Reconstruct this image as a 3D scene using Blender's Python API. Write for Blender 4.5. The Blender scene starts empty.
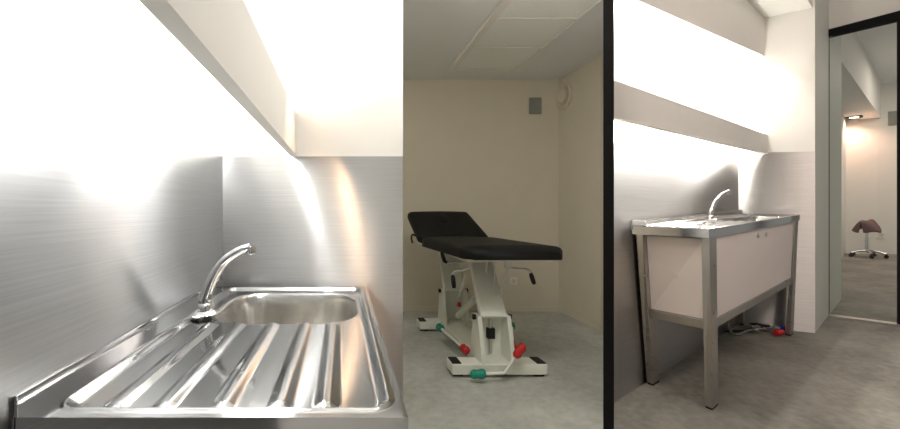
import bpy, bmesh, math, random
from mathutils import Vector, Matrix
random.seed(4)
S = bpy.context.scene
COL = S.collection
F = 375.0; CX = 450.0; CY = 210.0; H = 1.06
CAM = Vector((0, 0, H))
PI = math.pi

# ------------------------------------------------------------------ image-pixel helpers
def ray(x, y): return Vector(((x-CX)/F, 1.0, (CY-y)/F))
def at(x, y, d): return CAM + ray(x, y)*d
SX, SY = 0.0257, 0.0192                     # tilt of the right-hand floor, set to match perspective lines in the image
def floorB(x, y):
    r = ray(x, y); t = H/(SX*r.x+SY-r.z); return CAM + r*t
def zB(x, y): return SX*x+SY*y
def on_wall(x, y, p, q):                    # pixel ray meets the vertical plane through p, q
    r = ray(x, y); dx, dy = q.x-p.x, q.y-p.y
    n = Vector((dy, -dx, 0)); t = n.dot(Vector((p.x, p.y, 0)))/n.dot(Vector((r.x, r.y, 0)))
    return CAM + r*t
def on_z(x, y, z):
    r = ray(x, y); return CAM + r*((z-H)/r.z)

# ------------------------------------------------------------------ materials
def new_mat(name):
    m = bpy.data.materials.new(name); m.use_nodes = True
    nt = m.node_tree; b = nt.nodes['Principled BSDF']; return m, nt, b
def srgb(*c):
    return tuple((v/255/12.92 if v/255 <= .04045 else ((v/255+.055)/1.055)**2.4) for v in c) + (1,)
def plain(name, col, rough=.5, metal=0.0, noise=.04, scale=30, bump=0.0):
    m, nt, b = new_mat(name)
    tc = nt.nodes.new('ShaderNodeTexCoord'); n = nt.nodes.new('ShaderNodeTexNoise')
    n.inputs['Scale'].default_value = scale; n.inputs['Detail'].default_value = 4
    nt.links.new(tc.outputs['Object'], n.inputs['Vector'])
    r = nt.nodes.new('ShaderNodeValToRGB')
    r.color_ramp.elements[0].position = .3; r.color_ramp.elements[1].position = .7
    r.color_ramp.elements[0].color = tuple(max(0, c*(1-noise)) for c in col[:3])+(1,)
    r.color_ramp.elements[1].color = tuple(min(1, c*(1+noise)) for c in col[:3])+(1,)
    nt.links.new(n.outputs['Fac'], r.inputs['Fac']); nt.links.new(r.outputs['Color'], b.inputs['Base Color'])
    b.inputs['Roughness'].default_value = rough; b.inputs['Metallic'].default_value = metal
    if name in ('black_leatherette', 'black_paint'): b.inputs['Specular IOR Level'].default_value = .25
    if bump:
        bp = nt.nodes.new('ShaderNodeBump'); bp.inputs['Strength'].default_value = bump; bp.inputs['Distance'].default_value = .01
        nt.links.new(n.outputs['Fac'], bp.inputs['Height']); nt.links.new(bp.outputs['Normal'], b.inputs['Normal'])
    return m
def steel(name, tangent, col=(.62, .61, .59), rough=.3, aniso=.8, grain=True):
    m, nt, b = new_mat(name)
    b.inputs['Metallic'].default_value = 1; b.inputs['Anisotropic'].default_value = aniso
    tv = nt.nodes.new('ShaderNodeCombineXYZ')
    for i, k in enumerate('XYZ'): tv.inputs[k].default_value = tangent[i]
    nt.links.new(tv.outputs[0], b.inputs['Tangent'])
    tc = nt.nodes.new('ShaderNodeTexCoord')
    # brushed grain: noise squeezed along z, stretched along the brushing direction
    mp = nt.nodes.new('ShaderNodeMapping'); mp.inputs['Scale'].default_value = (2.5, 2.5, 160) if grain else (14, 14, 14)
    nt.links.new(tc.outputs['Object'], mp.inputs['Vector'])
    n = nt.nodes.new('ShaderNodeTexNoise'); n.inputs['Scale'].default_value = 1.5; n.inputs['Detail'].default_value = 5
    nt.links.new(mp.outputs[0], n.inputs['Vector'])
    n2 = nt.nodes.new('ShaderNodeTexNoise'); n2.inputs['Scale'].default_value = 4; n2.inputs['Detail'].default_value = 3
    nt.links.new(tc.outputs['Object'], n2.inputs['Vector'])
    mx = nt.nodes.new('ShaderNodeMath'); mx.operation = 'ADD'
    nt.links.new(n.outputs['Fac'], mx.inputs[0]); nt.links.new(n2.outputs['Fac'], mx.inputs[1])
    mr = nt.nodes.new('ShaderNodeMapRange')
    mr.inputs['From Min'].default_value = .6; mr.inputs['From Max'].default_value = 1.4
    mr.inputs['To Min'].default_value = rough*.97; mr.inputs['To Max'].default_value = rough*1.03
    nt.links.new(mx.outputs[0], mr.inputs['Value']); nt.links.new(mr.outputs[0], b.inputs['Roughness'])
    r = nt.nodes.new('ShaderNodeValToRGB')
    r.color_ramp.elements[0].position = .3; r.color_ramp.elements[1].position = .7
    g = .07 if grain else .015
    r.color_ramp.elements[0].color = tuple(c*(1-g) for c in col)+(1,)
    r.color_ramp.elements[1].color = tuple(min(1, c*(1+g)) for c in col)+(1,)
    nt.links.new(n.outputs['Fac'], r.inputs['Fac']); nt.links.new(r.outputs['Color'], b.inputs['Base Color'])
    return m
def concrete(name, c0, c1, rough=.55):
    m, nt, b = new_mat(name)
    tc = nt.nodes.new('ShaderNodeTexCoord')
    n = nt.nodes.new('ShaderNodeTexNoise'); n.inputs['Scale'].default_value = 2.2; n.inputs['Detail'].default_value = 8; n.inputs['Roughness'].default_value = .65
    n2 = nt.nodes.new('ShaderNodeTexNoise'); n2.inputs['Scale'].default_value = 26; n2.inputs['Detail'].default_value = 6
    nt.links.new(tc.outputs['Object'], n.inputs['Vector']); nt.links.new(tc.outputs['Object'], n2.inputs['Vector'])
    mx = nt.nodes.new('ShaderNodeMix'); mx.data_type = 'FLOAT'; mx.inputs[0].default_value = .3
    nt.links.new(n.outputs['Fac'], mx.inputs[2]); nt.links.new(n2.outputs['Fac'], mx.inputs[3])
    r = nt.nodes.new('ShaderNodeValToRGB')
    r.color_ramp.elements[0].position = .38; r.color_ramp.elements[1].position = .62
    r.color_ramp.elements[0].color = c0; r.color_ramp.elements[1].color = c1
    nt.links.new(mx.outputs[0], r.inputs['Fac']); nt.links.new(r.outputs['Color'], b.inputs['Base Color'])
    b.inputs['Roughness'].default_value = rough
    bp = nt.nodes.new('ShaderNodeBump'); bp.inputs['Strength'].default_value = .12; bp.inputs['Distance'].default_value = .01
    nt.links.new(n2.outputs['Fac'], bp.inputs['Height']); nt.links.new(bp.outputs['Normal'], b.inputs['Normal'])
    return m
def emit(name, col, strength):
    m, nt, b = new_mat(name)
    b.inputs['Emission Color'].default_value = col; b.inputs['Emission Strength'].default_value = strength
    b.inputs['Base Color'].default_value = col
    return m

M = {}
M['wall'] = plain('painted_plaster_warm_white', srgb(234, 231, 224), .75, noise=.012, scale=6)
M['wall_room'] = plain('painted_plaster_ivory', srgb(214, 206, 187), .8, noise=.015, scale=5)
M['wall_dark'] = plain('unseen_wall_dark', srgb(66, 60, 54), .8, noise=.015, scale=5)  # dark tone for the unseen wall that the steel reflects
M['ceiling'] = plain('painted_ceiling', srgb(240, 241, 240), .85, noise=.01, scale=5)
M['tile'] = plain('ceiling_tile_white', srgb(244, 245, 240), .8, noise=.02, scale=60)
M['white'] = plain('white_lacquer', srgb(238, 234, 228), .4, noise=.008, scale=8)
M['laminate'] = plain('white_laminate', srgb(236, 224, 218), .45, noise=.008, scale=8)
M['enamel'] = plain('white_enamel', srgb(236, 238, 226), .35, noise=.015, scale=10)
M['grey_white'] = plain('painted_door_frame', srgb(212, 214, 204), .6, noise=.01, scale=5)
M['black'] = plain('black_paint', srgb(5, 5, 5), .75, noise=.05)
M['rubber'] = plain('black_rubber', srgb(20, 20, 21), .6, noise=.1)
M['leather'] = plain('black_leatherette', srgb(8, 8, 8), .55, noise=.15, scale=160, bump=.15)
M['seat'] = plain('mauve_leather', srgb(104, 76, 78), .5, noise=.06, scale=60, bump=.1)
M['seat_under'] = plain('dark_shell', srgb(40, 34, 34), .5)
M['green'] = plain('teal_plastic', srgb(10, 140, 118), .4)
M['red'] = plain('red_plastic', srgb(190, 34, 34), .45)
M['redcap'] = plain('red_cap', srgb(210, 20, 30), .4)
M['bluecap'] = plain('blue_cap', srgb(28, 60, 190), .4)
M['grey_plastic'] = plain('grey_plastic', srgb(140, 142, 134), .55)
M['cream_plastic'] = plain('cream_plastic', srgb(216, 206, 186), .5)
M['hose'] = plain('grey_braided_hose', srgb(150, 148, 142), .4, .5, scale=200)
M['chrome'] = plain('chrome', (.78, .78, .78, 1), .07, 1, noise=.01)
M['alu'] = plain('aluminium', (.66, .66, .65, 1), .3, 1, noise=.03)
M['bowl_steel'] = steel('satin_bowl_steel', (1, 0, 0), (.6, .59, .56), .24, .3, False)
M['sink_steel'] = steel('polished_sink_steel', (1, 0, 0), (.5, .505, .51), .11, .3, False)
M['edge_steel'] = steel('sink_edge_steel', (1, 0, 0), (.6, .59, .57), .22, .5, False)
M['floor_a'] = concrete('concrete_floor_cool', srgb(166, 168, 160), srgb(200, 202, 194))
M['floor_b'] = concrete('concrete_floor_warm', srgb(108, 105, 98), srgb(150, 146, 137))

# ------------------------------------------------------------------ object helpers
W0 = {}                                       # object name -> world origin
def link(name, bm, mat, parent=None, smooth=False, angle=40, origin=None, mats=None):
    """link a world-space bmesh as ONE object whose origin sits at its base"""
    bmesh.ops.recalc_face_normals(bm, faces=bm.faces)
    me = bpy.data.meshes.new(name)
    if parent is not None: off = W0[parent.name]
    elif origin is not None: off = Vector(origin)
    else:
        lo = Vector([min(v.co[i] for v in bm.verts) for i in range(3)]); hi = Vector([max(v.co[i] for v in bm.verts) for i in range(3)])
        off = Vector(((lo.x+hi.x)/2, (lo.y+hi.y)/2, lo.z))
    bmesh.ops.translate(bm, verts=bm.verts, vec=-off)
    if smooth:
        for f in bm.faces: f.smooth = True
        for e in bm.edges:
            if len(e.link_faces) == 2 and e.calc_face_angle(0) > math.radians(angle): e.smooth = False
    bm.to_mesh(me); bm.free()
    for m in (mats or [mat]): me.materials.append(m)
    o = bpy.data.objects.new(name, me); COL.objects.link(o)
    if parent is not None:
        o.parent = parent; W0[o.name] = W0[parent.name]
    else:
        o.location = off; W0[o.name] = off
    return o
def tag(o, label, cat, group=None):
    o['label'] = label; o['category'] = cat
    if group: o['group'] = group
    return o
def empty(name, loc, label, cat, group=None):
    o = bpy.data.objects.new(name, None); COL.objects.link(o); o.location = loc; o.empty_display_size = .1
    W0[o.name] = Vector(loc); return tag(o, label, cat, group)
def struct(o): o['kind'] = 'structure'; return o
IDENT = lambda p: Vector(p)
def hexa(bm, c, bevel=0, seg=2):
    """box from 8 corners: order (000,100,110,010,001,101,111,011)"""
    vs = [bm.verts.new(p) for p in c]
    fs = [bm.faces.new([vs[i] for i in f]) for f in ((3, 2, 1, 0), (4, 5, 6, 7), (0, 1, 5, 4), (1, 2, 6, 5), (2, 3, 7, 6), (3, 0, 4, 7))]
    if bevel:
        es = set(e for f in fs for e in f.edges)
        bmesh.ops.bevel(bm, geom=list(es), offset=bevel, segments=seg, affect='EDGES', profile=.5, clamp_overlap=True)
def box(bm, x0, x1, y0, y1, z0, z1, T=IDENT, bevel=0, seg=2):
    hexa(bm, [T(p) for p in ((x0, y0, z0), (x1, y0, z0), (x1, y1, z0), (x0, y1, z0), (x0, y0, z1), (x1, y0, z1), (x1, y1, z1), (x0, y1, z1))], bevel, seg)
def tube(bm, pts, r, n=12, cap=True, T=IDENT):
    pts = [T(p) for p in pts]; rr = r if isinstance(r, (list, tuple)) else [r]*len(pts)
    rings = []; up = None
    for i, p in enumerate(pts):
        d = (pts[min(i+1, len(pts)-1)]-pts[max(i-1, 0)]).normalized()
        if up is None:
            up = Vector((0, 0, 1)) if abs(d.z) < .9 else Vector((1, 0, 0))
        a = (up-d*up.dot(d)).normalized(); b = d.cross(a); up = a
        rings.append([bm.verts.new(p+(a*math.cos(2*PI*k/n)+b*math.sin(2*PI*k/n))*rr[i]) for k in range(n)])
    for i in range(len(rings)-1):
        for k in range(n):
            bm.faces.new((rings[i][k], rings[i][(k+1) % n], rings[i+1][(k+1) % n], rings[i+1][k]))
    if cap: bm.faces.new(rings[0][::-1]); bm.faces.new(rings[-1])
def lathe(bm, prof, c, axis=(0, 0, 1), n=24, T=IDENT):
    ax = Vector(axis).normalized(); u = ax.orthogonal().normalized(); w = ax.cross(u); c = Vector(c)
    rings = []
    for r, h in prof:
        if r < 1e-6: rings.append([bm.verts.new(T(c+ax*h))])
        else: rings.append([bm.verts.new(T(c+ax*h+(u*math.cos(2*PI*k/n)+w*math.sin(2*PI*k/n))*r)) for k in range(n)])
    for a, b in zip(rings, rings[1:]):
        for k in range(n):
            k2 = (k+1) % n
            if len(a) == 1 and len(b) == 1: continue
            if len(a) == 1: bm.faces.new((a[0], b[k], b[k2]))
            elif len(b) == 1: bm.faces.new((a[k], a[k2], b[0]))
            else: bm.faces.new((a[k], a[k2], b[k2], b[k]))
    if len(rings[0]) > 1: bm.faces.new(rings[0][::-1])
    if len(rings[-1]) > 1: bm.faces.new(rings[-1])
def spline(pts, n=8):
    P = [Vector(p) for p in pts]; P = [P[0]*2-P[1]]+P+[P[-1]*2-P[-2]]; out = []
    for i in range(1, len(P)-2):
        for k in range(n):
            t = k/n; a, b, c, d = P[i-1], P[i], P[i+1], P[i+2]
            out.append(.5*((2*b)+(c-a)*t+(2*a-5*b+4*c-d)*t*t+(3*b-a-3*c+d)*t**3))
    out.append(P[-2]); return out
def poly_slab(bm, pts, vec):
    a = [bm.verts.new(p) for p in pts]; b = [bm.verts.new(Vector(p)+Vector(vec)) for p in pts]
    bm.faces.new(a); bm.faces.new(b[::-1]); n = len(a)
    for i in range(n): bm.faces.new((a[i], b[i], b[(i+1) % n], a[(i+1) % n]))
def away(p, q, t):
    """horizontal offset of length t, normal to pq and pointing away from the camera"""
    d = Vector((q.x-p.x, q.y-p.y, 0)).normalized(); n = Vector((d.y, -d.x, 0))
    mid = Vector(((p.x+q.x)/2, (p.y+q.y)/2, 0))
    if n.dot(mid) < 0: n = -n
    return n*t
def wall(name, p, q, z0, z1, t, mat):
    bm = bmesh.new(); p = Vector(p); q = Vector(q)
    poly_slab(bm, [Vector((p.x, p.y, z0)), Vector((q.x, q.y, z0)), Vector((q.x, q.y, z1)), Vector((p.x, p.y, z1))], away(p, q, t))
    return link(name, bm, mat)
def panel(name, pts, off, t, mat, parent=None):
    """thin sheet standing `off` in front of the plane of pts (toward the camera), thickness t"""
    v = away(pts[0], pts[1], 1)
    bm = bmesh.new(); poly_slab(bm, [Vector(p)-v*(off+t) for p in pts], v*t)
    return link(name, bm, mat, parent)

# ================================================================== camera
cam = bpy.data.cameras.new('camera'); co = bpy.data.objects.new('camera', cam); COL.objects.link(co)
co.location = CAM; co.rotation_euler = (PI/2, 0, 0); cam.sensor_width = 36; cam.lens = F/900*36
cam.shift_y = -(214.5-CY)/900; cam.clip_start = .02
S.camera = co
S.view_settings.view_transform = 'Standard'; S.view_settings.look = 'None'
S.view_settings.gamma = 1; S.view_settings.use_curve_mapping = False
S.view_settings.exposure = 0

# ================================================================== SPACE ON THE LEFT
SK = -108/F                                   # the side walls run off at this angle
HA = .30; ZC = H-HA                           # worktop height
YF = HA*F/207.5; YB = 1.5                       # front of the worktop, wall behind it
XW = lambda y: -228/F*YB+SK*(y-YB)            # left wall
ray608 = lambda y: (608.5-CX)/F*y             # dividing partition
ZCEIL = 2.43; YR = H*F/101                    # far wall of the treatment room
XR = lambda y: (559-CX)/F*YR+SK*(y-YR)        # its right wall
YJ = 3.30
def poly_floor(name, pts, z0, th, mat):
    bm = bmesh.new(); poly_slab(bm, [Vector((x, y, z0(x, y) if callable(z0) else z0)) for x, y in pts], (0, 0, th)); return struct(link(name, bm, mat))
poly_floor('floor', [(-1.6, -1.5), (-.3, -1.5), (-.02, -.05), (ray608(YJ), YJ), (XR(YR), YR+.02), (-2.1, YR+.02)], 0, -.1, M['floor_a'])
poly_floor('ceiling', [(-1.6, -1.5), (-.3, -1.5), (-.02, -.05), (ray608(YJ), YJ), (XR(YR), YR+.02), (-2.1, YR+.02)], ZCEIL, .1, M['ceiling'])
struct(wall('wall_left', (XW(-1.5), -1.5, 0), (XW(YR), YR, 0), 0, ZCEIL, .1, M['wall']))
bm = bmesh.new(); e = -47/F*YB
poly_slab(bm, [Vector((XW(YB), YB, 0)), Vector((e, YB, 0)), Vector((e, YB, ZCEIL)), Vector((XW(YB), YB, ZCEIL))], (SK*.12, .12, 0))
struct(link('wall_middle', bm, M['wall']))
struct(wall('wall_back', (XW(YR), YR, 0), (XR(YR)+.1, YR, 0), 0, ZCEIL, .1, M['wall_room']))
struct(wall('wall_right', (XR(YR), YR, 0), (XR(YJ)+.004, YJ, 0), 0, ZCEIL, .06, M['wall_room']))
# dividing partition with its black end post
bm = bmesh.new(); y0, y1 = 1.24, YJ+.02
hexa(bm, [Vector((ray608(y0)-.008, y0, 0)), Vector((ray608(y0)+.008, y0, 0)), Vector((ray608(y1)+.008, y1, 0)), Vector((ray608(y1)-.008, y1, 0)),
          Vector((ray608(y0)-.008, y0, 2.9)), Vector((ray608(y0)+.008, y0, 2.9)), Vector((ray608(y1)+.008, y1, 2.9)), Vector((ray608(y1)-.008, y1, 2.9))])
struct(link('wall_partition', bm, M['wall_room']))
bm = bmesh.new(); hexa(bm, [Vector(((x-CX)/F*y, y, z)) for z in (0, 2.9) for x, y in ((603.2, 1.2), (614, 1.2), (613, 1.26), (603.8, 1.26))])
struct(link('trim_1', bm, M['black']))
# baseboards of the treatment room
bm = bmesh.new(); box(bm, XW(YR), XR(YR), YR-.012, YR, 0, .045); struct(link('baseboard_back', bm, M['wall_room']))
bm = bmesh.new(); poly_slab(bm, [Vector((XR(YR), YR, 0)), Vector((XR(YJ), YJ, 0)), Vector((XR(YJ), YJ, .045)), Vector((XR(YR), YR, .045))], -away(Vector((XR(YR), YR, 0)), Vector((XR(YJ), YJ, 0)), .012))
struct(link('baseboard_right', bm, M['wall_room']))

# steel splashbacks
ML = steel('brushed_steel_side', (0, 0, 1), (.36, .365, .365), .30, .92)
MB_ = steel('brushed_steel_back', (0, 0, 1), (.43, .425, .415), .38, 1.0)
zl = H+74/F*YB; zb = H+53.5/F*YB
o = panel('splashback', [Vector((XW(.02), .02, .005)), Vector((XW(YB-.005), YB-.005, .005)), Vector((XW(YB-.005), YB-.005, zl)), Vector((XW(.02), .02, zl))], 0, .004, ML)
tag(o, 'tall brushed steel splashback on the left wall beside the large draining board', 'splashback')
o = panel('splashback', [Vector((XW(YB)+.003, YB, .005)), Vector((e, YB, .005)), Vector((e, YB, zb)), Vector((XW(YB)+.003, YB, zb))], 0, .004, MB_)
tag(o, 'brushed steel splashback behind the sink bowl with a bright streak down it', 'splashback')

struct(wall('wall_front_added', (-1.0, -1.4, 0), (.7, -1.4, 0), 0, ZCEIL, .1, M['wall_dark']))  # unseen wall put behind the camera to darken reflections in the steel
# light pelmet: a board hung off the wall with the lamps behind it
XP = lambda y: (296-CX)/F*YB+SK*(y-YB)
zp0 = H+55/F*YB; zp1 = H+98/F*YB
bm = bmesh.new()
poly_slab(bm, [Vector((XP(-.3)-.03, -.3, zp0)), Vector((XP(-.3), -.3, zp0)), Vector((XP(YB-.001), YB-.001, zp0)), Vector((XP(YB-.001)-.028, YB-.001, zp0))], (0, 0, zp1-zp0))
tag(link('light_pelmet', bm, M['wall']), 'long white pelmet board over the large draining board, hiding the lamps', 'pelmet')

# ---------------------------------------------------------------- sink top (shared shape)
def sstep(a, b, x):
    t = max(0, min(1, (x-a)/(b-a))); return t*t*(3-2*t)
def rrect(u, v, u0, u1, v0, v1, r):
    """signed distance to a rounded rectangle (negative inside)"""
    cu, cv = (u0+u1)/2, (v0+v1)/2; qu = abs(u-cu)-(u1-u0)/2+r; qv = abs(v-cv)-(v1-v0)/2+r
    return math.hypot(max(qu, 0), max(qv, 0))+min(max(qu, qv), 0)-r
SU, SV = .93, .572                            # length, width
BOWL = (.492, .872, .088, .524, .125)
RIDGES = (.121, .197, .288, .378, .452)
def height(u, v):
    z = 0.0
    d = rrect(u, v, .028, .905, .047, .545, .03)
    z -= .009*sstep(.004, -.014, d)
    # small raised bead along the edge of the pressing
    z += .003*math.exp(-((d-.006)/.004)**2)
    if u < .49:
        for rv in RIDGES:
            du = max(.052-u, u-.470, 0); dd = math.hypot(abs(v-rv), du)
            x = max(0, min(1, (.0205-dd)/.0150)); z += .0068*(x+.25*(sstep(0, 1, x)-x))
    z -= .003*sstep(.06, .47, u)*sstep(.004, -.014, d)
    db = rrect(u, v, *BOWL)
    z -= .002*sstep(.012, 0, db)
    z -= .155*sstep(.001, -.030, db)
    return z
def sink(T, parent, nu, nv, ms, mb):
    """worktop and bowl from one height field, split at the rim"""
    for part in ('worktop', 'bowl'):
        bm = bmesh.new(); V = {}
        def vert(i, j):
            if (i, j) not in V:
                u = SU*i/nu; v = SV*j/nv; V[i, j] = bm.verts.new(T((u, v, height(u, v))))
            return V[i, j]
        for i in range(nu):
            for j in range(nv):
                inb = rrect(SU*(i+.5)/nu, SV*(j+.5)/nv, *BOWL) < .001
                if inb == (part == 'bowl'): bm.faces.new((vert(i, j), vert(i+1, j), vert(i+1, j+1), vert(i, j+1)))
        if part == 'worktop':                  # folded edge all round, turned in underneath
            loop = [(i, 0) for i in range(nu+1)]+[(nu, j) for j in range(1, nv+1)]+[(i, nv) for i in range(nu-1, -1, -1)]+[(0, j) for j in range(nv-1, 0, -1)]
            low = {}
            for i, j in loop:
                u = SU*i/nu; v = SV*j/nv; low[i, j] = bm.verts.new(T((u, v, -.045)))
            for a, b in zip(loop, loop[1:]+loop[:1]):
                bm.faces.new((V[a], V[b], low[b], low[a]))
        link(part, bm, ms if part == 'worktop' else mb, parent, smooth=True, angle=50)
    bm = bmesh.new()
    lathe(bm, [(.0, -.1565), (.03, -.1565), (.036, -.154), (.04, -.1545)], ((BOWL[0]+BOWL[1])/2, (BOWL[2]+BOWL[3])/2, 0), T=T, n=20)
    link('drain', bm, M['chrome'], parent, smooth=True)

TA = lambda p: Vector((XW(YF)+.004+p[1]+SK*p[0], YF+p[0], ZC+p[2]))
rootA = empty('sink_unit', (TA((.45, .28, 0)).x, TA((.45, .28, 0)).y, 0), 'large close stainless steel sink top with ribbed draining board, seen from above', 'sink unit')
sink(TA, rootA, 320, 210, M['sink_steel'], M['bowl_steel'])
bm = bmesh.new(); box(bm, 0, SU, .0, .006, -.045, .031, TA, .002); link('upstand', bm, M['sink_steel'], rootA)
# frame and panels beneath the top
for u0 in (.02, SU-.07):
    for v0 in (.01, SV-.06):
        bm = bmesh.new(); box(bm, u0, u0+.05, v0, v0+.05, -ZC+.0, -.045, TA, .002); link('leg', bm, M['edge_steel'], rootA)
bm = bmesh.new(); box(bm, .035, .047, .06, SV-.06, -.5, -.046, TA); link('panel', bm, M['laminate'], rootA)
bm = bmesh.new(); box(bm, .07, SU-.07, SV-.03, SV-.018, -.5, -.046, TA); link('panel', bm, M['laminate'], rootA)
for a in ((.02, .05, .06, SV-.06), (.07, SU-.07, SV-.05, SV-.012)):
    bm = bmesh.new(); box(bm, a[0], a[1], a[2], a[3], -.55, -.5, TA, .002); link('rail', bm, M['edge_steel'], rootA)

# ---------------------------------------------------------------- swan-neck tap
def tap(T, label, sc=1.0, n=16):
    b = T((0, 0, 0)); root = empty('tap', b, label, 'tap')
    bm = bmesh.new(); lathe(bm, [(.036*sc, .0), (.036*sc, .003*sc), (.028*sc, .007*sc), (.021*sc, .012*sc), (.020*sc, .03*sc), (.017*sc, .034*sc), (0, .034*sc)], b, n=28)
    link('base', bm, M['chrome'], root, smooth=True)
    pts = spline([T(p) for p in ((0, 0, .02), (.0, 0, .055), (.018, 0, .105), (.048, 0, .152), (.090, 0, .184), (.124, 0, .196))], 8)
    k = len(pts)
    bm = bmesh.new(); tube(bm, pts, [(.0175-.0055*min(1, i/(k*.85)))*sc for i in range(k)], n)
    link('spout', bm, M['chrome'], root, smooth=True)
    e = pts[-1]
    bm = bmesh.new(); lathe(bm, [(.0125*sc, .004*sc), (.0135*sc, 0), (.0135*sc, -.016*sc), (.011*sc, -.022*sc), (.006*sc, -.022*sc), (0, -.020*sc)], e+Vector((0, 0, -.002)), n=20)
    link('aerator', bm, M['chrome'], root, smooth=True)
    return root
tb = TA((.55, .080, -.004))
ang = math.radians(8)
tap(lambda p: tb+Vector((p[0]*math.cos(ang)-p[1]*math.sin(ang), p[0]*math.sin(ang)+p[1]*math.cos(ang), p[2])), 'chrome swan-neck tap standing on the large close sink top')

# ================================================================== TREATMENT ROOM
# recessed panel field of the ceiling
gx = lambda px, y: (px-CX)/F*y
yb_ = 1.34*F/140; xl = gx(455.5, yb_); xr = gx(515, yb_)
TC = lambda p: Vector((xl+p[0]+SK*(p[1]-yb_), p[1], p[2]))
wd = xr-xl
fr = empty('ceiling_grid', TC((wd/2, 2.7, ZCEIL-.03)), 'white metal grid holding the square panels of the ceiling', 'ceiling grid')
rows = [yb_, 1.37*F/110, 1.37*F/90-.01, 1.37*F/72]
rows = [yb_, yb_-.48, yb_-.96, yb_-1.44, yb_-1.92]
for x0, x1 in ((-.05, .0), (wd, wd+.012)):
    bm = bmesh.new(); box(bm, x0, x1, rows[-1]-.02, yb_+.014, ZCEIL-.03, ZCEIL-.001, TC); link('rail', bm, M['white'], fr)
for y in rows:
    bm = bmesh.new(); box(bm, 0, wd, y, y+.009, ZCEIL-.028, ZCEIL-.001, TC); link('crossbar', bm, M['white'], fr)
where = ['nearest the far wall', 'second from the far wall', 'third from the far wall', 'cut off by the top of the picture']
for i in range(3):
    bm = bmesh.new(); box(bm, .004, wd-.004, rows[i+1]+.018, rows[i]-.004, ZCEIL-.022, ZCEIL-.001, TC)
    tag(link('ceiling_panel', bm, M['tile']), 'square white panel in the ceiling grid, '+where[i], 'ceiling panel', 'ceiling panels in the grid')
# square grille on the far wall
c = at(535, 106, YR); w = .065; h = .085
g = empty('wall_grille', c, 'small square grey grille high on the far wall of the dim room', 'grille')
bm = bmesh.new(); box(bm, c.x-w, c.x+w, YR-.02, YR, c.z-h, c.z+h, bevel=.004); link('frame', bm, M['grey_plastic'], g)
bm = bmesh.new()
for k in range(9):
    z = c.z-h+.018+k*(2*h-.036)/8; box(bm, c.x-w+.012, c.x+w-.012, YR-.024, YR-.019, z-.0035, z+.0035)
link('slats', bm, M['grey_plastic'], g)
# round vent on the right wall
d = Vector((XR(YR)-XR(YJ), YR-YJ, 0)).normalized(); nrm = -away(Vector((XR(YR), YR, 0)), Vector((XR(YJ), YJ, 0)), 1)
c = on_wall(564.5, 96, Vector((XR(YR), YR, 0)), Vector((XR(YJ), YJ, 0)))
g = empty('air_vent', c, 'round cream air vent near the ceiling on the right wall', 'air vent')
bm = bmesh.new(); lathe(bm, [(.135, 0), (.135, .012), (.118, .028), (.098, .022), (.094, .006)], c, nrm, 36); link('ring', bm, M['cream_plastic'], g, smooth=True)
bm = bmesh.new(); lathe(bm, [(.0, .004), (.055, .004), (.08, .022), (.07, .034), (0, .04)], c, nrm, 36); link('disc', bm, M['cream_plastic'], g, smooth=True)
# socket under the couch
def socket(c, n, label, s=.04):
    n = Vector(n).normalized(); r = Vector((0, 0, 1)).cross(n).normalized(); z = Vector((0, 0, 1))
    Tn = lambda p: c+r*p[0]+n*p[1]+z*p[2]
    g = empty('wall_socket', c, label, 'socket')
    bm = bmesh.new(); box(bm, -s, s, 0, .010, -s, s, Tn, .003); link('plate', bm, M['white'], g)
    bm = bmesh.new(); lathe(bm, [(s*.55, .010), (s*.55, .013), (s*.48, .013), (s*.44, .0105), (0, .0105)], c, n, 24); link('outlet', bm, M['cream_plastic'], g, smooth=True)
socket(at(513.5, 281, YR), (0, -1, 0), 'white wall socket low on the far wall beneath the treatment couch')

# ---------------------------------------------------------------- treatment couch
u0Y = 2.366; SKT = -.31
xc0 = .008+(at(450, 378, u0Y).x+at(548, 378, u0Y).x)/2
TT = lambda p: Vector((xc0+p[0]+SKT*p[1], u0Y+p[1], p[2]))      # p = (across, along, up)
tr = empty('treatment_couch', TT((0, .45, 0)), 'black padded treatment couch on a white lifting frame with raised backrest', 'treatment couch')
BW = .302
def foot_bar(y0, label=None):
    bm = bmesh.new(); box(bm, -BW, BW, y0, y0+.125, .018, .085, TT, .006); fb = link('foot_bar', bm, M['enamel'], tr)
    for s in (-1, 1):
        bm = bmesh.new(); a, b = sorted((s*(BW-.062), s*(BW-.004))); box(bm, a, b, y0+.010, y0+.115, .084, .090, TT, .002); link('grip_pad', bm, M['rubber'], fb)
        bm = bmesh.new(); a, b = sorted((s*(BW-.075), s*(BW-.01))); box(bm, a, b, y0+.02, y0+.105, 0, .018, TT, .003); link('foot', bm, M['rubber'], fb)
foot_bar(0); foot_bar(.90)
# long spine between the bars
bm = bmesh.new(); box(bm, -.11, .11, .125, .90, .03, .085, TT, .006); link('spine', bm, M['enamel'], tr)
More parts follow.
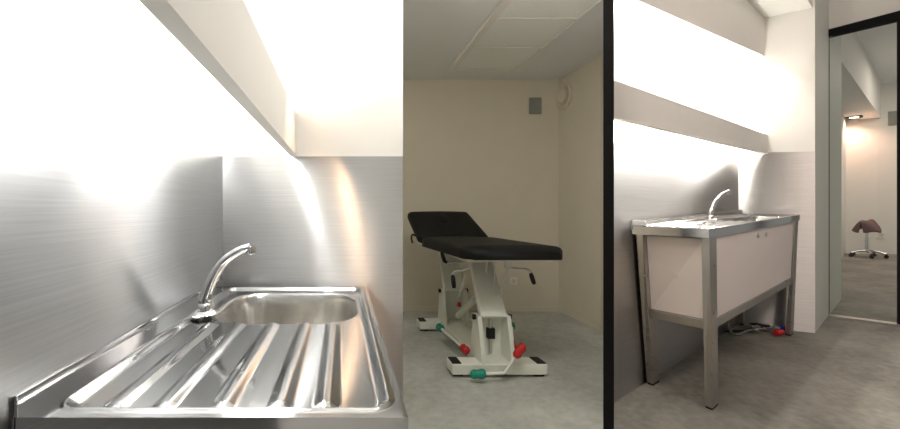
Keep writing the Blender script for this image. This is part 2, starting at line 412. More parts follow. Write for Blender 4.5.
# brackets: a pair of tapered plates on each bar
def bracket(y0, ztop):
    for xx, w_ in ((-.115, .025), (.075, .025)):
        bm = bmesh.new()
        pts = [(xx, y0-.00, .085), (xx, y0+.21, .085), (xx, y0+.15, ztop), (xx, y0+.07, ztop)]
        ws = .028
        a = [TT(p) for p in pts]; b = [TT((p[0]+w_, p[1], p[2])) for p in pts]
        va = [bm.verts.new(p) for p in a]; vb = [bm.verts.new(p) for p in b]
        bm.faces.new(va); bm.faces.new(vb[::-1])
        for i in range(4): bm.faces.new((va[i], vb[i], vb[(i+1) % 4], va[(i+1) % 4]))
        link('bracket', bm, M['enamel'], tr)
    bm = bmesh.new(); box(bm, -.09, .075, y0+.16, y0+.17, .085, ztop-.02, TT); link('back_plate', bm, M['enamel'], tr)
    for xx in (-.128, .108):
        bm = bmesh.new(); lathe(bm, [(.016, -.012), (.018, 0), (.016, .012), (0, .013)], TT((xx, y0+.10, ztop-.012)), (1, 0, 0), 14); link('pivot_cap', bm, M['rubber'], tr, smooth=True)
bracket(.0, .37); bracket(.80, .37)
# parallel lifting arms (flat box sections leaning back)
def arm(y0, z0, y1, z1, w0, w1):
    bm = bmesh.new(); t = .045
    d = Vector((0, y1-y0, z1-z0)).normalized(); n = Vector((0, -d.z, d.y))*t
    c = []
    for (y, z, w) in ((y0, z0, w0), (y1, z1, w1)):
        for sgn in (0, 1):
            for s in (-1, 1): c.append(TT((s*w-.01, y+n.y*sgn, z+n.z*sgn)))
    hexa(bm, [c[0], c[1], c[3], c[2], c[4], c[5], c[7], c[6]], .008)
    link('lifting_arm', bm, M['enamel'], tr)
arm(.10, .345, .345, .735, .088, .075); arm(.90, .345, 1.145, .735, .088, .075)
# actuator between spine and upper frame
bm = bmesh.new(); tube(bm, [(-.0, .80, .17), (0, .42, .40)], .026, 14, T=TT); link('actuator', bm, M['enamel'], tr, smooth=True)
bm = bmesh.new(); tube(bm, [(0, .42, .40), (0, .28, .485)], .014, 12, T=TT); link('piston', bm, M['alu'], tr, smooth=True)
bm = bmesh.new(); box(bm, -.025, .025, .13, .17, .20, .27, TT, .004); link('motor_block', bm, M['rubber'], tr)
bm = bmesh.new(); tube(bm, [(0, .15, .36), (0, .15, .10)], .012, 10, T=TT); link('gas_spring', bm, M['alu'], tr, smooth=True)
# upper frame under the pads
UF = [(-.245, -.14), (.245, -.14), (.245, .68), (-.245, .68)]
bm = bmesh.new()
for s in (-1, 1): box(bm, s*.245-.015, s*.245+.015, -.13, 1.18, .749, .768, TT, .003)
for yy in (-.13, .28, .66, 1.15): box(bm, -.232, .232, yy, yy+.03, .750, .767, TT, .003)
link('upper_frame', bm, M['enamel'], tr)
for yy in (.345, 1.145):
    bm = bmesh.new(); tube(bm, [(-.16, yy, .725), (.14, yy, .725)], .011, 12, T=TT); link('axle', bm, M['alu'], tr, smooth=True)
    for xx in (-.16, .14):
        bm = bmesh.new(); lathe(bm, [(.014, -.008), (.016, 0), (.014, .008), (0, .009)], TT((xx, yy, .725)), (1, 0, 0), 12); link('pivot_cap', bm, M['rubber'], tr, smooth=True)
# seat pad: rounded slab, its far half slightly lower and waisted
def pad(name, x_at, y0, y1, z0, th, r, tilt=0, ny=14, parent=tr):
    bm = bmesh.new(); rings = []
    prof = [(0, 0), (0, .55), (.12, .82), (.4, .96), (1, 1)]
    L = y1-y0
    for i in range(ny+1):
        t = i/ny; end = min(t, 1-t)*L
        inset = 0
        if end < r: inset = r-math.sqrt(max(0, r*r-(r-end)**2))
        hh = th*(1-.35*max(0, 1-end/(r*.7))**2)
        w = x_at(t)-inset; y = y0+t*L
        ring = []
        xs = [(-w, 0), (-w, hh*.6), (-w+.012, hh*.85), (-w+.035, hh*.98), (-w*.4, hh*1.04), (0, hh*1.06), (w*.4, hh*1.04), (w-.035, hh*.98), (w-.012, hh*.85), (w, hh*.6), (w, 0)]
        for x, z in xs:
            yy, zz = y-y0, z
            Y2 = y0+yy*math.cos(tilt)-zz*math.sin(tilt); Z2 = z0+yy*math.sin(tilt)+zz*math.cos(tilt)
            ring.append(bm.verts.new(TT((x+.006-.08*Y2, Y2, Z2))))
        rings.append(ring)
    n = len(rings[0])
    for a, b in zip(rings, rings[1:]):
        for k in range(n): bm.faces.new((a[k], a[(k+1) % n], b[(k+1) % n], b[k]))
    bm.faces.new(rings[0]); bm.faces.new(rings[-1][::-1])
    return link(name, bm, M['leather'], parent, smooth=True, angle=55)
yh = .70
sp = pad('seat_pad', lambda t: .30, -.19, yh, .769, .075, .05)
bp_ = pad('backrest', lambda t: .295-.015*t, yh+.025, yh+.025+.50, .775, .06, .05, math.radians(28))
# face hole cover in the backrest
def on_back(x, s, z=.066):
    a = math.radians(28); x = x+.006-.08*(yh+.025+s*math.cos(a)); return TT((x, yh+.025+s*math.cos(a)-z*math.sin(a), .775+s*math.sin(a)+z*math.cos(a)))
bm = bmesh.new(); vs = []
ring0 = [on_back(.05*math.cos(2*PI*k/24), .34+.085*math.sin(2*PI*k/24), .060) for k in range(24)]
ring1 = [on_back(.05*math.cos(2*PI*k/24), .34+.085*math.sin(2*PI*k/24), .069) for k in range(24)]
ring2 = [on_back(.035*math.cos(2*PI*k/24), .34+.07*math.sin(2*PI*k/24), .072) for k in range(24)]
R_ = [[bm.verts.new(p) for p in r_] for r_ in (ring0, ring1, ring2)]
for a, b in zip(R_, R_[1:]):
    for k in range(24): bm.faces.new((a[k], a[(k+1) % 24], b[(k+1) % 24], b[k]))
bm.faces.new(R_[-1]); bm.faces.new(R_[0][::-1]); link('face_hole_cover', bm, M['leather'], bp_, smooth=True)
# support strut below the backrest
bm = bmesh.new(); tube(bm, [(.02, .72, .745), (.02, 1.05, .93)], .012, 10, T=TT); link('backrest_strut', bm, M['alu'], tr, smooth=True)
# side hook on the left of the backrest
p0 = on_back(-.29, .10, .02); bm = bmesh.new()
tube(bm, spline([p0, p0+Vector((-.035, 0, .012)), p0+Vector((-.045, 0, -.02)), p0+Vector((-.035, 0, -.06))], 5), .008, 10); link('side_hook', bm, M['rubber'], tr, smooth=True)
# levers: bent rods with black grips
def lever(name, rod, grip, r=.008):
    bm = bmesh.new(); tube(bm, spline(rod, 6), r, 10); l = link(name, bm, M['alu'], tr, smooth=True)
    bm = bmesh.new(); tube(bm, grip, [.010, .014, .014, .011], 12); link('grip', bm, M['rubber'], l, smooth=True)
yl = u0Y-.02
lever('release_lever', [at(508, 262, yl), at(510, 268, yl), at(520, 269, yl), at(528, 270, yl), at(531, 274, yl)], [at(530.5, 273, yl), at(531.5, 276, yl), at(533.5, 282, yl), at(534.5, 284, yl)])
yl2 = u0Y+.08
lever('release_lever', [at(469, 267, yl2), at(463, 270, yl2), at(456, 271, yl2), at(452.5, 274, yl2)], [at(452.5, 275, yl2), at(453, 278, yl2), at(453.7, 285, yl2), at(454, 288, yl2)])
yl3 = u0Y+.6
lever('release_lever', [at(463, 262, yl3), at(455, 262, yl3), at(446, 263, yl3)], [at(447, 263, yl3), at(444.5, 261, yl3), at(442.5, 255, yl3), at(441.5, 252, yl3)])
for a, b in (((508, 269), (499, 295)), ((495, 263), (493.5, 289)), ((487, 262), (486.5, 273)), ((466, 273), (459, 297))):
    bm = bmesh.new(); tube(bm, [at(a[0], a[1], yl+.12), at(b[0], b[1], yl+.12)], .006, 10); link('rod', bm, M['alu'], tr, smooth=True)
bm = bmesh.new(); p = at(508, 265, yl+.02); box(bm, p.x-.02, p.x+.02, p.y-.03, p.y+.03, p.z-.02, p.z+.028, bevel=.004); link('lever_housing', bm, M['alu'], tr)
# pedal rods with coloured knobs
def knob(name, c, ax, s, mat, parent):
    bm = bmesh.new(); lathe(bm, [(0, -.055*s), (.020*s, -.05*s), (.031*s, -.032*s), (.027*s, -.005*s), (.033*s, .022*s), (.03*s, .042*s), (.018*s, .054*s), (0, .056*s)], c, ax, 18)
    return link(name, bm, mat, parent, smooth=True)
def pedal(p0, c0, p1, c1, mid=None, s=.85):
    bm = bmesh.new(); tube(bm, [p0]+(mid or [])+[p1], .011, 10); l = link('pedal_bar', bm, M['enamel'], tr, smooth=True)
    knob('knob', p0, ((mid[0] if mid else p1)-p0), s, M[c0], l); knob('knob', p1, (p1-(mid[-1] if mid else p0)), s*(1.0 if mid else 1), M[c1], l)
pedal(at(440, 327.5, 2.98), 'green', at(464.5, 349, 2.55), 'red')
yy = u0Y-.075
pedal(at(478, 374, yy), 'green', at(519.5, 351, yy+.02), 'red', [at(504.5, 373, yy)], .9)
pedal(at(512, 326, 3.0), 'green', at(512.5, 345, 2.62), 'red', None, .8)
# base pivot of the front pedal, label plate, red knob on the gas spring
bm = bmesh.new(); tube(bm, [at(504.5, 373, yy-.004), at(504.5, 373, u0Y+.03)], .012, 12); link('pedal_axle', bm, M['rubber'], tr, smooth=True)
bm = bmesh.new(); c = at(459, 304.5, u0Y+.70); lathe(bm, [(0, -.02), (.016, -.016), (.018, .0), (.014, .018), (0, .02)], c, (0, 0, 1), 14); link('red_knob', bm, M['red'], tr, smooth=True)

# ================================================================== SPACE ON THE RIGHT
P0 = floorB(614, 402); PC = floorB(738.5, 324); PE = floorB(815, 333)
PG = floorB(829, 315); PK = floorB(897, 324); PJ = floorB(841.5, 299)
N0 = floorB(846, 252.5); NQ = floorB(897, 254)
ext = lambda a, b, t: a+(b-a)*t
# left wall of this space meets the partition
dW = (PC-P0); 
def to_ray(p, dvec):
    k = (608.5-CX)/F                          # p.x - t dx = k (p.y - t dy)
    t = (p.x-k*p.y)/(dvec.x-k*dvec.y); return p-dvec*t
PA = to_ray(P0, dW)
ZA = 2.74                                      # dropped ceiling over the alcove
ZH = 3.25
av = away(PA, PC, .08); AB = to_ray(PC+av, dW)
bm = bmesh.new(); poly_slab(bm, [Vector((p.x, p.y, -.05)) for p in (PA, PC, PC+av, AB)], (0, 0, ZH+.05)); struct(link('wall_alcove', bm, M['wall']))
struct(wall('wall_return', (PC.x, PC.y, 0), (PE.x, PE.y, 0), -.05, ZH, .03, M['wall']))
struct(wall('wall_side', (PE.x, PE.y, 0), (PG.x, PG.y, 0), -.05, ZH, .03, M['grey_white']))
struct(wall('wall_jamb', (PG.x, PG.y, 0), (PJ.x, PJ.y, 0), -.05, ZH, .05, M['grey_white']))
# floor (tilted to match the image, lower towards the camera) running through to the far room
FQ = ext(N0, NQ, 2.2)
pts = [(-.02, -.05), (ray608(PA.y), PA.y), (PC.x-.05, PC.y+.1), (PC.x+.1, PC.y+.3), (N0.x-1.2, N0.y+.3), (FQ.x, FQ.y+.1), (6.5, 1.0), (3.5, -1.5), (-.3, -1.5)]
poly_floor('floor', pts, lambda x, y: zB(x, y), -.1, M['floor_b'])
# alcove ceiling: underside just above the bulkhead, edge running toward the viewer
cE = on_wall(812.5, 8, PC, PE); cL = on_wall(765, 22, PC, PE)
dE = (on_z(808, 0, cE.z)-cE); dE.normalize()
cN = cE+dE*1.9; cC = Vector((PC.x, PC.y, cE.z)); cA = Vector((PA.x, PA.y, cE.z))
bm = bmesh.new(); poly_slab(bm, [cC, cE, cN, cA], (0, 0, .12)); struct(link('ceiling', bm, M['wall']))
poly_floor('ceiling', [(-.02, -.05), (ray608(2.2), 2.2), (PC.x-.1, PC.y+.1), (N0.x-1.2, N0.y+.3), (FQ.x, FQ.y+.1), (6.5, 1.0), (3.5, -1.5), (-.3, -1.5)], ZH, .1, M['ceiling'])
# steel linings
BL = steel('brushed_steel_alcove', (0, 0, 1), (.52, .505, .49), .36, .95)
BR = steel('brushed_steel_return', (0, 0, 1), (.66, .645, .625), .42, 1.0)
def lin(p, z): return Vector((p.x, p.y, z))
tC = on_wall(738.5, 151.5, P0, PC).z; tA = on_wall(614, 128.5, P0, PC).z; tA = tC+(tA-tC)*((PA-PC).length/(P0-PC).length)
PCl = ext(P0, PC, .993)
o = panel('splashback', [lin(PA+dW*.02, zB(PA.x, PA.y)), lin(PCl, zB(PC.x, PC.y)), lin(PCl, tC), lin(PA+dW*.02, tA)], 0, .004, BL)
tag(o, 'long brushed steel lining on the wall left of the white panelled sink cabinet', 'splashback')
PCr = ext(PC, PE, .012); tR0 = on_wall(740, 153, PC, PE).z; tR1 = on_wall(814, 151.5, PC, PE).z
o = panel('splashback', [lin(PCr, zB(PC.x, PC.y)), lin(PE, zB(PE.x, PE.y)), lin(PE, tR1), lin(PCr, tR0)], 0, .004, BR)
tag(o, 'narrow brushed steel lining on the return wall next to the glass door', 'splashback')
# pelmet board across the alcove
pa1 = on_wall(768, 135, PC, PE); pa0 = on_wall(768.5, 154, PC, PE)
e1 = Vector((500/F, 1, 20/F))
hp = lambda x, y, P, D: on_wall(x, y, P, P+D)
pb1 = hp(614, 80, pa1, e1); pb0 = hp(614, 117, pa0, e1)
def stretch(a, b): return to_ray(a, (a-b))
def board(name, a1, b1, a0, b0, t, mat):
    A1, A0 = a1, a0; B1, B0 = stretch(a1, b1), stretch(a0, b0)
    v = away(A0, B0, t); bm = bmesh.new()
    hexa(bm, [B0, A0, A0+v, to_ray(A0+v, A0-B0), B1, A1, A1+v, to_ray(A1+v, A1-B1)]); return link(name, bm, mat)
tag(board('light_pelmet', pa1, pb1, pa0, pb0, .03, M['wall']), 'white pelmet board crossing the alcove above the white panelled sink cabinet', 'pelmet')
# upper bulkhead up to the alcove ceiling
k0 = on_wall(764.5, 56, PC, PE); j0 = hp(637.6, 0, k0, e1)
k1 = Vector((k0.x, k0.y, cE.z)); dj = stretch(k0, j0); 
v = away(k0, dj, .04); bm = bmesh.new(); j1 = Vector((dj.x, dj.y, cE.z+.3))
djv = to_ray(k0+v, k0-dj); hexa(bm, [dj, k0, k0+v, djv, Vector((dj.x, dj.y, max(dj.z+.1, cE.z))), k1, k1+v, Vector((djv.x, djv.y, max(dj.z+.1, cE.z)))])
struct(link('trim_2', bm, M['wall']))

# ---------------------------------------------------------------- sink cabinet on legs
fF = floorB(712.5, 411); fL = floorB(647, 383.8); fR = floorB(793.5, 333.8); fX = fR+fL-fF
def same(p, x, y): r = ray(x, y); return CAM+r*p.y
tF = same(fF, 709.5, 229); tL = on_wall(635.5, 226, P0, PC); tL = CAM+(tL-CAM)*.985; tR = same(fR, 798.5, 214.8); tX = tR+tL-tF
tL.z = tL.z; 
def lerp(a, b, t): return a+(b-a)*t
def HX(p):
    a, b, c = p                                  # along, across (0 = front), up
    lo = lerp(lerp(fF, fR, a), lerp(fL, fX, a), b); hi = lerp(lerp(tF, tR, a), lerp(tL, tX, a), b)
    return lerp(lo, hi, c)
cab = empty('sink_cabinet', lerp(fF, fX, .5), 'white panelled sink cabinet on four steel legs in the alcove', 'sink cabinet')
SF = steel('satin_frame_steel', (0, 0, 1), (.5, .48, .45), .28, .4, False)
LA, LB = .052, .105; CT = .952                     # leg sizes, underside of the top
hx = lambda a0, a1, b0, b1, c0, c1, bev=0: (lambda bm: (box(bm, a0, a1, b0, b1, c0, c1, HX, bev), bm)[1])(bmesh.new())
for a0 in (0.0, 1-LA):
    for b0 in (0.0, 1-LB):
        leg = link('leg', hx(a0, a0+LA, b0, b0+LB, .012, CT, .002), SF, cab)
        link('foot', hx(a0+.003, a0+LA-.003, b0+.006, b0+LB-.006, 0, .012), M['rubber'], leg)
RB, RT = .435, .485
for args in ((LA, 1-LA, .015, .09), (LA, 1-LA, .91, .985)): link('rail', hx(*args[:2], *args[2:], RB, RT, .002), SF, cab)
for a0 in (.008, 1-LA+.008): link('rail', hx(a0, a0+.036, LB, 1-LB, RB, RT, .002), SF, cab)
fp = link('front_panel', hx(LA+.004, 1-LA-.004, .03, .06, RT+.002, CT-.012), M['laminate'], cab)
link('end_panel', hx(.02, .032, LB+.005, 1-LB-.005, RT+.002, CT-.012), M['laminate'], cab)
link('end_panel', hx(1-.03, 1-.02, LB+.005, 1-LB-.005, RT+.002, CT-.012), M['laminate'], cab)
link('top_rail', hx(LA, 1-LA, .02, .08, CT-.012, CT), SF, cab)
for px, py in ((757.5, 235.5), (765.5, 234.3)):      # screw holes for the missing handle
    c = on_wall(px, py, HX((0, .027, .8)), HX((1, .027, .8))); nn = -away(HX((0, 0, .8)), HX((1, 0, .8)), 1)
    bm = bmesh.new(); lathe(bm, [(.014, -.004), (.014, .006), (.008, .009), (0, .009)], c, nn, 12); link('screw', bm, M['alu'], fp, smooth=True)
# the top: same pressed shape mapped onto the cabinet; its length runs along the cabinet
Hs = (tF-fF).length
def TBm(p):
    u, v, z = p; q = HX((-.014+1.020*u/SU, 1-1.03*v/SV+.015, 1.0)); return q+Vector((0, 0, z*.95))
sink(TBm, cab, 150, 100, M['sink_steel'], M['bowl_steel'])
bm = bmesh.new(); box(bm, -.004, SU, .0, .004, -.02, .036, TBm, .001); link('upstand', bm, M['edge_steel'], cab)
# tap of the cabinet
tbase = on_z(711, 221.5, HX((.35, .6, 1)).z); 
c2 = HX((.34, .66, 1.0)); 
cpx = same(c2, 711, 220)
tap(lambda p: cpx+Vector((p[0]*.98+p[1]*.1, p[0]*.1, p[2]*.9)), 'small chrome tap on the white panelled sink cabinet', .85, 12)

# ---------------------------------------------------------------- pipework under the cabinet

def fl(x, y, h=.02): 
    p = floorB(x, y); return p+Vector((0, 0, h))
vg = empty('plumbing_fitting', floorB(762, 332), 'chrome plumbing fittings lying on the floor under the sink cabinet', 'plumbing')
for px, py, s in ((757, 333, 1.0), (763, 330.5, 1.1), (766, 331.5, .9)):
    c = fl(px, py, .03); bm = bmesh.new(); lathe(bm, [(0, -.05*s), (.022*s, -.05*s), (.022*s, -.02*s), (.03*s, -.018*s), (.03*s, .012*s), (.02*s, .016*s), (.02*s, .05*s), (0, .05*s)], c, (1, .35, .05), 16); link('valve', bm, M['chrome'], vg, smooth=True)
bm = bmesh.new(); box(bm, -.06, .04, -.04, .04, 0, .012, lambda p: fl(761, 331.5, .045)+Vector(p), .003); link('bracket', bm, M['rubber'], vg)
bm = bmesh.new(); tube(bm, spline([fl(768, 331.5, .03), fl(773, 333, .035), fl(778, 334.5, .03)], 5), .007, 8); link('red_pipe', bm, M['hose'], vg, smooth=True)
bm = bmesh.new(); tube(bm, spline([fl(768, 330, .03), fl(774, 331.5, .035), fl(780, 332.5, .03)], 5), .007, 8); link('blue_pipe', bm, M['hose'], vg, smooth=True)
def cap(name, x, y, mat):
    c = fl(x, y, .028); bm = bmesh.new(); lathe(bm, [(0, -.04), (.018, -.04), (.020, -.03), (.020, .03), (.016, .04), (0, .04)], c, (1, .4, 0), 16); link(name, bm, mat, vg, smooth=True)
cap('red_cap', 779, 336, M['redcap']); cap('blue_cap', 784.5, 331.5, M['bluecap'])
bm = bmesh.new(); tube(bm, spline([fl(757, 333, .02), fl(748, 333, .02), fl(738, 336, .012), fl(731, 334, .02), fl(727, 330, .08)], 6), .009, 8)
tag(link('hose', bm, M['hose'], smooth=True), 'thin grey hose curling over the floor under the sink cabinet', 'hose')
bm = bmesh.new(); tube(bm, spline([fl(758, 331, .02), fl(749, 331.5, .015), fl(737, 332.5, .012), fl(722, 332.5, .012)], 6), .008, 8)
tag(link('hose', bm, M['rubber'], smooth=True), 'black hose lying straight along the floor under the sink cabinet', 'hose')

# ---------------------------------------------------------------- glass sliding door
dD = (PK-PG)
def dp(x, y, off=0.0):
    p = on_wall(x, y, PG, PK); v = away(PG, PK, 1); return p-v*off
door = empty('sliding_door', lerp(PG, PK, .5), 'glass sliding door with black top rail and black edge post', 'sliding door')
def slab(bm, pts, t): poly_slab(bm, pts, away(pts[0], pts[1], t))
bm = bmesh.new(); slab(bm, [dp(825.5, 38.2, .035), dp(915, 17, .035), dp(915, 8.0, .035), dp(825.5, 31.5, .035)], .06); link('top_rail', bm, M['black'], door)
gm, nt, b = new_mat('clear_glass'); 
for n in list(nt.nodes): 
    if n.type != 'OUTPUT_MATERIAL': nt.nodes.remove(n)
out = nt.nodes['Material Output']; tr_ = nt.nodes.new('ShaderNodeBsdfTransparent'); tr_.inputs[0].default_value = (.96, .98, .96, 1)
gl = nt.nodes.new('ShaderNodeBsdfGlossy'); gl.inputs['Roughness'].default_value = .02; fz = nt.nodes.new('ShaderNodeFresnel'); fz.inputs[0].default_value = 1.35
mxs = nt.nodes.new('ShaderNodeMixShader'); nt.links.new(fz.outputs[0], mxs.inputs[0]); nt.links.new(tr_.outputs[0], mxs.inputs[1]); nt.links.new(gl.outputs[0], mxs.inputs[2]); nt.links.new(mxs.outputs[0], out.inputs[0])
bm = bmesh.new(); slab(bm, [dp(829.2, 314.5, .012), dp(897.4, 323.5, .012), dp(897.4, 16.5, .012), dp(829.2, 37.5, .012)], .010); link('glass_pane', bm, gm, door)
bm = bmesh.new(); slab(bm, [dp(828.6, 315, .014), dp(829.5, 315.1, .014), dp(829.5, 37.5, .014), dp(828.6, 37.8, .014)], .012); link('glass_edge', bm, M['seat_under'], door)
bm = bmesh.new(); slab(bm, [dp(897.2, 324.4, .03), dp(909, 326, .03), dp(909, 16, .03), dp(897.2, 20, .03)], .05); link('edge_post', bm, M['black'], door)
# aluminium floor track
bm = bmesh.new(); A_ = floorB(829, 315.8); B_ = ext(A_, floorB(897, 324.8), 1.6)
v = away(A_, B_, 1); poly_slab(bm, [A_-v*.03, B_-v*.03, B_+v*.05, A_+v*.05], (0, 0, .008)); tag(link('door_track', bm, M['alu']), 'pale metal floor track under the glass sliding door', 'door track')
# wall above the door
bm = bmesh.new(); PK2 = ext(PG, PK, 2.2); zr = dp(829, 34).z; zr2 = dp(897, 11).z; zr2 = zr+(zr2-zr)*2.2
poly_slab(bm, [Vector((PG.x, PG.y, zr)), Vector((PK2.x, PK2.y, zr2)), Vector((PK2.x, PK2.y, ZH)), Vector((PG.x, PG.y, ZH))], away(PG, PK, .08)); struct(link('wall_header', bm, M['wall']))

# ---------------------------------------------------------------- far room behind the glass
NL = floorB(838, 262)
struct(wall('wall_far', N0-(NQ-N0)*.05, ext(N0, NQ, 2.2), 0, ZH, .1, M['wall']))
struct(wall('wall_far_side', N0, NL, 0, ZH, .05, M['wall']))
zs = on_wall(881, 118, N0, NQ).z
E1 = on_wall(881, 118, N0, NQ); E0 = on_z(838.5, 57, zs); E0 = ext(E1, E0, 1.25)
T1 = on_wall(892, 101, N0, NQ)
bm = bmesh.new(); L1 = Vector((N0.x-.6, N0.y, zs)); L0 = E0+Vector((-1.8, .4, 0))
poly_slab(bm, [E1, E0, L0, L1], (0, 0, ZH-zs)); struct(link('trim_3', bm, M['wall']))
# soffit downlight
sc_ = on_z(854, 117, zs-.002)
dl = empty('downlight', sc_, 'square recessed downlight in the soffit of the room behind the glass', 'downlight')
r1 = (E0-E1).normalized(); r2 = Vector((r1.y, -r1.x, 0))
TD = lambda p: sc_+r1*p[0]+r2*p[1]+Vector((0, 0, p[2]))
bm = bmesh.new()
for a in ((-.095, .095, -.095, -.062), (-.095, .095, .062, .095), (-.095, -.062, -.062, .062), (.062, .095, -.062, .062)): box(bm, *a, -.014, .0, TD)
link('frame', bm, M['black'], dl)
bm = bmesh.new(); lathe(bm, [(.06, -.004), (.05, -.009), (0, -.011)], sc_, (0, 0, 1), 20); link('lamp', bm, emit('halogen_lamp', (1, .8, .6, 1), 14), dl, smooth=True)
# grille and socket on the far wall
c = on_wall(897.5, 118, N0, NQ); nn = -away(N0, NQ, 1); rr = (NQ-N0).normalized(); rr.z = 0; rr.normalize()
TN = lambda p: c+rr*p[0]+nn*p[1]+Vector((0, 0, p[2]))
g = empty('wall_grille', c, 'grey grille high on the pink-lit wall behind the glass door', 'grille')
bm = bmesh.new(); box(bm, -.11, .11, 0, .02, -.12, .12, TN, .004); link('frame', bm, M['grey_plastic'], g)
bm = bmesh.new()
for k in range(8): box(bm, -.095, .095, .019, .024, -.1+k*.028, -.09+k*.028, TN)
link('slats', bm, M['grey_plastic'], g)
socket(on_wall(881, 235, N0, NQ), nn, 'white wall socket beside the saddle stool behind the glass', .06)

# ---------------------------------------------------------------- saddle stool
sb = floorB(867, 257.2); ss = (same(sb, 867, 219)-sb).z/.62
st = empty('saddle_stool', sb, 'mauve saddle stool with chrome five-star base on castors behind the glass', 'stool')
TS = lambda p: sb+Vector(p)*ss
bm = bmesh.new(); n1, n2 = 18, 20; grid = []
ca = math.radians(200)
def saddle(s, t, dz=0):
    # s along the seat (-1 back .. 1 front), t across (-1..1)
    w = .20*math.sqrt(max(.02, 1-abs(s)**2.6))*(1-.30*max(0, s))
    droop = .17*abs(t)**1.8*(1-.3*max(0, s))
    z = .585+.075*max(0, s)**1.5+.035*max(0, -s)-.05*max(0, -s)**5-.09*max(0, s)**6-droop
    x = s*.21*(1-.12*abs(t)**2); y = t*w
    return (x, y, z+dz)
def srot(p): 
    a = math.radians(18); return TS((.84*(p[0]*math.cos(a)-p[1]*math.sin(a)), .84*(p[0]*math.sin(a)+p[1]*math.cos(a)), p[2]))
top = [[bm.verts.new(srot(saddle(-1+2*i/n1, -1+2*j/n2))) for j in range(n2+1)] for i in range(n1+1)]
bot = [[bm.verts.new(srot(saddle((-1+2*i/n1)*.94, (-1+2*j/n2)*.9, -.045))) for j in range(n2+1)] for i in range(n1+1)]
for i in range(n1):
    for j in range(n2):
        bm.faces.new((top[i][j], top[i+1][j], top[i+1][j+1], top[i][j+1])); bm.faces.new((bot[i][j], bot[i][j+1], bot[i+1][j+1], bot[i+1][j]))
for i in range(n1):
    bm.faces.new((top[i][0], bot[i][0], bot[i+1][0], top[i+1][0])); bm.faces.new((top[i][n2], top[i+1][n2], bot[i+1][n2], bot[i][n2]))
for j in range(n2):
    bm.faces.new((top[0][j], top[0][j+1], bot[0][j+1], bot[0][j])); bm.faces.new((top[n1][j], bot[n1][j], bot[n1][j+1], top[n1][j+1]))
seat = link('seat', bm, M['seat'], st, smooth=True, angle=60)
bm = bmesh.new(); tube(bm, [(0, 0, .09), (0, 0, .33)], .027, 14, T=TS); link('gas_column', bm, M['chrome'], st, smooth=True)
bm = bmesh.new(); tube(bm, [(0, 0, .32), (0, 0, .56)], .017, 14, T=TS); link('piston', bm, M['chrome'], st, smooth=True)
bm = bmesh.new(); box(bm, -.06, .06, -.045, .045, .50, .535, TS, .006); link('tilt_mechanism', bm, M['seat_under'], st)
bm = bmesh.new(); tube(bm, spline([TS((.02, 0, .51)), TS((.10, -.02, .515)), TS((.16, -.04, .50))], 5), .007*ss, 8); link('lever', bm, M['seat_under'], st, smooth=True)
base = None
bm = bmesh.new(); lathe(bm, [(.0, .075), (.035, .075), (.038, .10), (.028, .13), (0, .13)], (0, 0, 0), T=TS, n=16); base = link('hub', bm, M['chrome'], st, smooth=True)
for k in range(5):
    a = 2*PI*k/5+.35; d = Vector((math.cos(a), math.sin(a), 0))
    bm = bmesh.new(); tube(bm, [d*.02+Vector((0, 0, .105)), d*.11+Vector((0, 0, .098)), d*.205+Vector((0, 0, .07))], [.022, .019, .013], 10, T=TS); link('base_arm', bm, M['chrome'], st, smooth=True)
    bm = bmesh.new(); s_ = Vector((-d.y, d.x, 0))
    lathe(bm, [(0, -.022), (.024, -.022), (.028, -.014), (.028, .014), (.024, .022), (0, .022)], d*.205+Vector((0, 0, .028)), s_, 14, T=TS)
    tube(bm, [d*.205+Vector((0, 0, .045)), d*.205+Vector((0, 0, .072))], .012, 8, T=TS); link('castor', bm, M['rubber'], st, smooth=True)

# ================================================================== LIGHT
def point(loc, e, col=(1, 1, 1), r=.03):
    l = bpy.data.lights.new('lamp', 'POINT'); l.energy = e; l.color = col; l.shadow_soft_size = r
    o = bpy.data.objects.new('lamp', l); COL.objects.link(o); o.location = loc; return o
def spot(loc, to, e, col, size=60, blend=.5, r=.04):
    l = bpy.data.lights.new('spot_light', 'SPOT'); l.energy = e; l.color = col; l.spot_size = math.radians(size); l.spot_blend = blend; l.shadow_soft_size = r
    o = bpy.data.objects.new('spot_light', l); COL.objects.link(o); o.location = loc
    o.rotation_euler = (Vector(to)-Vector(loc)).to_track_quat('-Z', 'Y').to_euler(); return o
def area(loc, to, e, col, sx, sy):
    l = bpy.data.lights.new('area_fill', 'AREA'); l.energy = e; l.color = col; l.shape = 'RECTANGLE'; l.size = sx; l.size_y = sy
    o = bpy.data.objects.new('area_fill', l); COL.objects.link(o); o.location = loc
    o.rotation_euler = (Vector(to)-Vector(loc)).to_track_quat('-Z', 'Y').to_euler(); return o
COOL = (.985, .99, 1); WARM = (1, .62, .36); SOFT = (1, .965, .92)
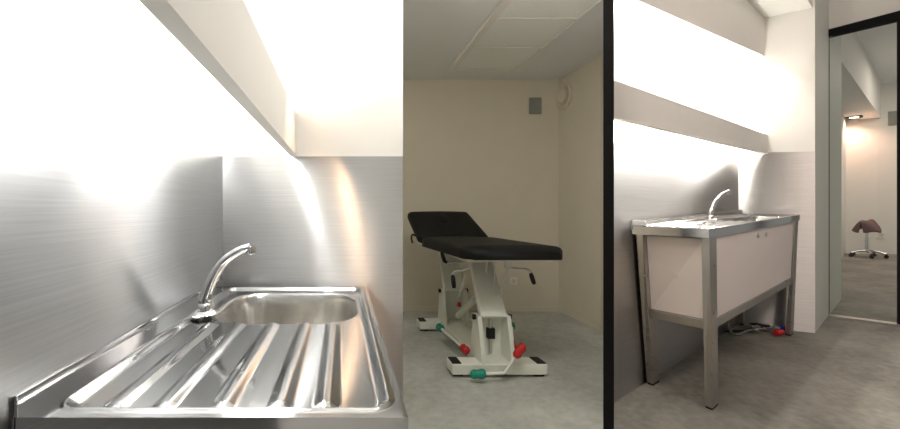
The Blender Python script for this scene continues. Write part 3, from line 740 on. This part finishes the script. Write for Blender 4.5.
zt = (zp0+zp1)/2+.01
point((XP(1.38)-.075, 1.38, zp0+.06), 6.5, COOL, .03)
for k in range(13): y = 1.16-k*.1; point((XP(y)-.06, y, zt), 2.8, COOL, .02)
# lamps behind the alcove pelmet and bulkhead
Bm0 = stretch(pa0, pb0); vv = away(pa0, Bm0, 1)
for k in range(14):
    t = .05+.93*k/13
    p = lerp(lerp(pa0, pa1, .25), lerp(Bm0, stretch(pa1, pb1), .25), t); point(p+vv*.09, 1.2+4.2*t, SOFT, .02)
point(lerp(pa0, pa1, .35)+(Bm0-pa0)*.05+vv*.08, 8, SOFT, .03)  # extra lamp added near the corner to brighten the return lining
for k in range(14):
    t = .06+.9*k/13
    p = lerp(k0, dj, t)+Vector((0, 0, .07)); point(p+vv*.10, 2.5, SOFT, .02)
# lights added out of view, no fittings modelled
spot((-.546, 1.335, 1.62), (-.49, 1.345, 0), 30, WARM, 56, .7, .006)  # added warm spot that makes an orange streak on the back splashback
area((.1, .95, ZCEIL-.03), (-.1, 1.0, 0), 13, (1, .98, .95), .5, .5)  # added fill that brightens the upper wall and the pelmet face
spot((.40, .35, 2.35), (2.6, 3.1, .95), 35, (1, .9, .82), 50, .6, .04)  # added front fill aimed at the return wall and the cabinet
# halogen of the room behind the glass
spot(sc_+Vector((0, 0, -.03)), sc_+Vector((.12, .25, -2)), 30, (1, .58, .45), 150, .6, .04)
area((2.05, .3, 3.1), (2.2, 2.4, .2), 22, (1, .83, .74), .6, .6)  # added fill, placed to put a sheen on the return lining
area((7.0, 4.4, 3.2), (7.01, 4.4, 0), 36, (1, .87, .79), 1.6, 1.6)  # unseen ambient fill added for the room behind the glass
area((-1.1, 2.6, ZCEIL-.03), (-.6, 3.1, 0), 9, (1, .96, .86), .5, .5)  # unseen soft fill added to lift the dim treatment room
w = bpy.data.worlds.new('world'); S.world = w; w.use_nodes = True
w.node_tree.nodes['Background'].inputs[0].default_value = (1, .955, .9, 1); w.node_tree.nodes['Background'].inputs[1].default_value = .3
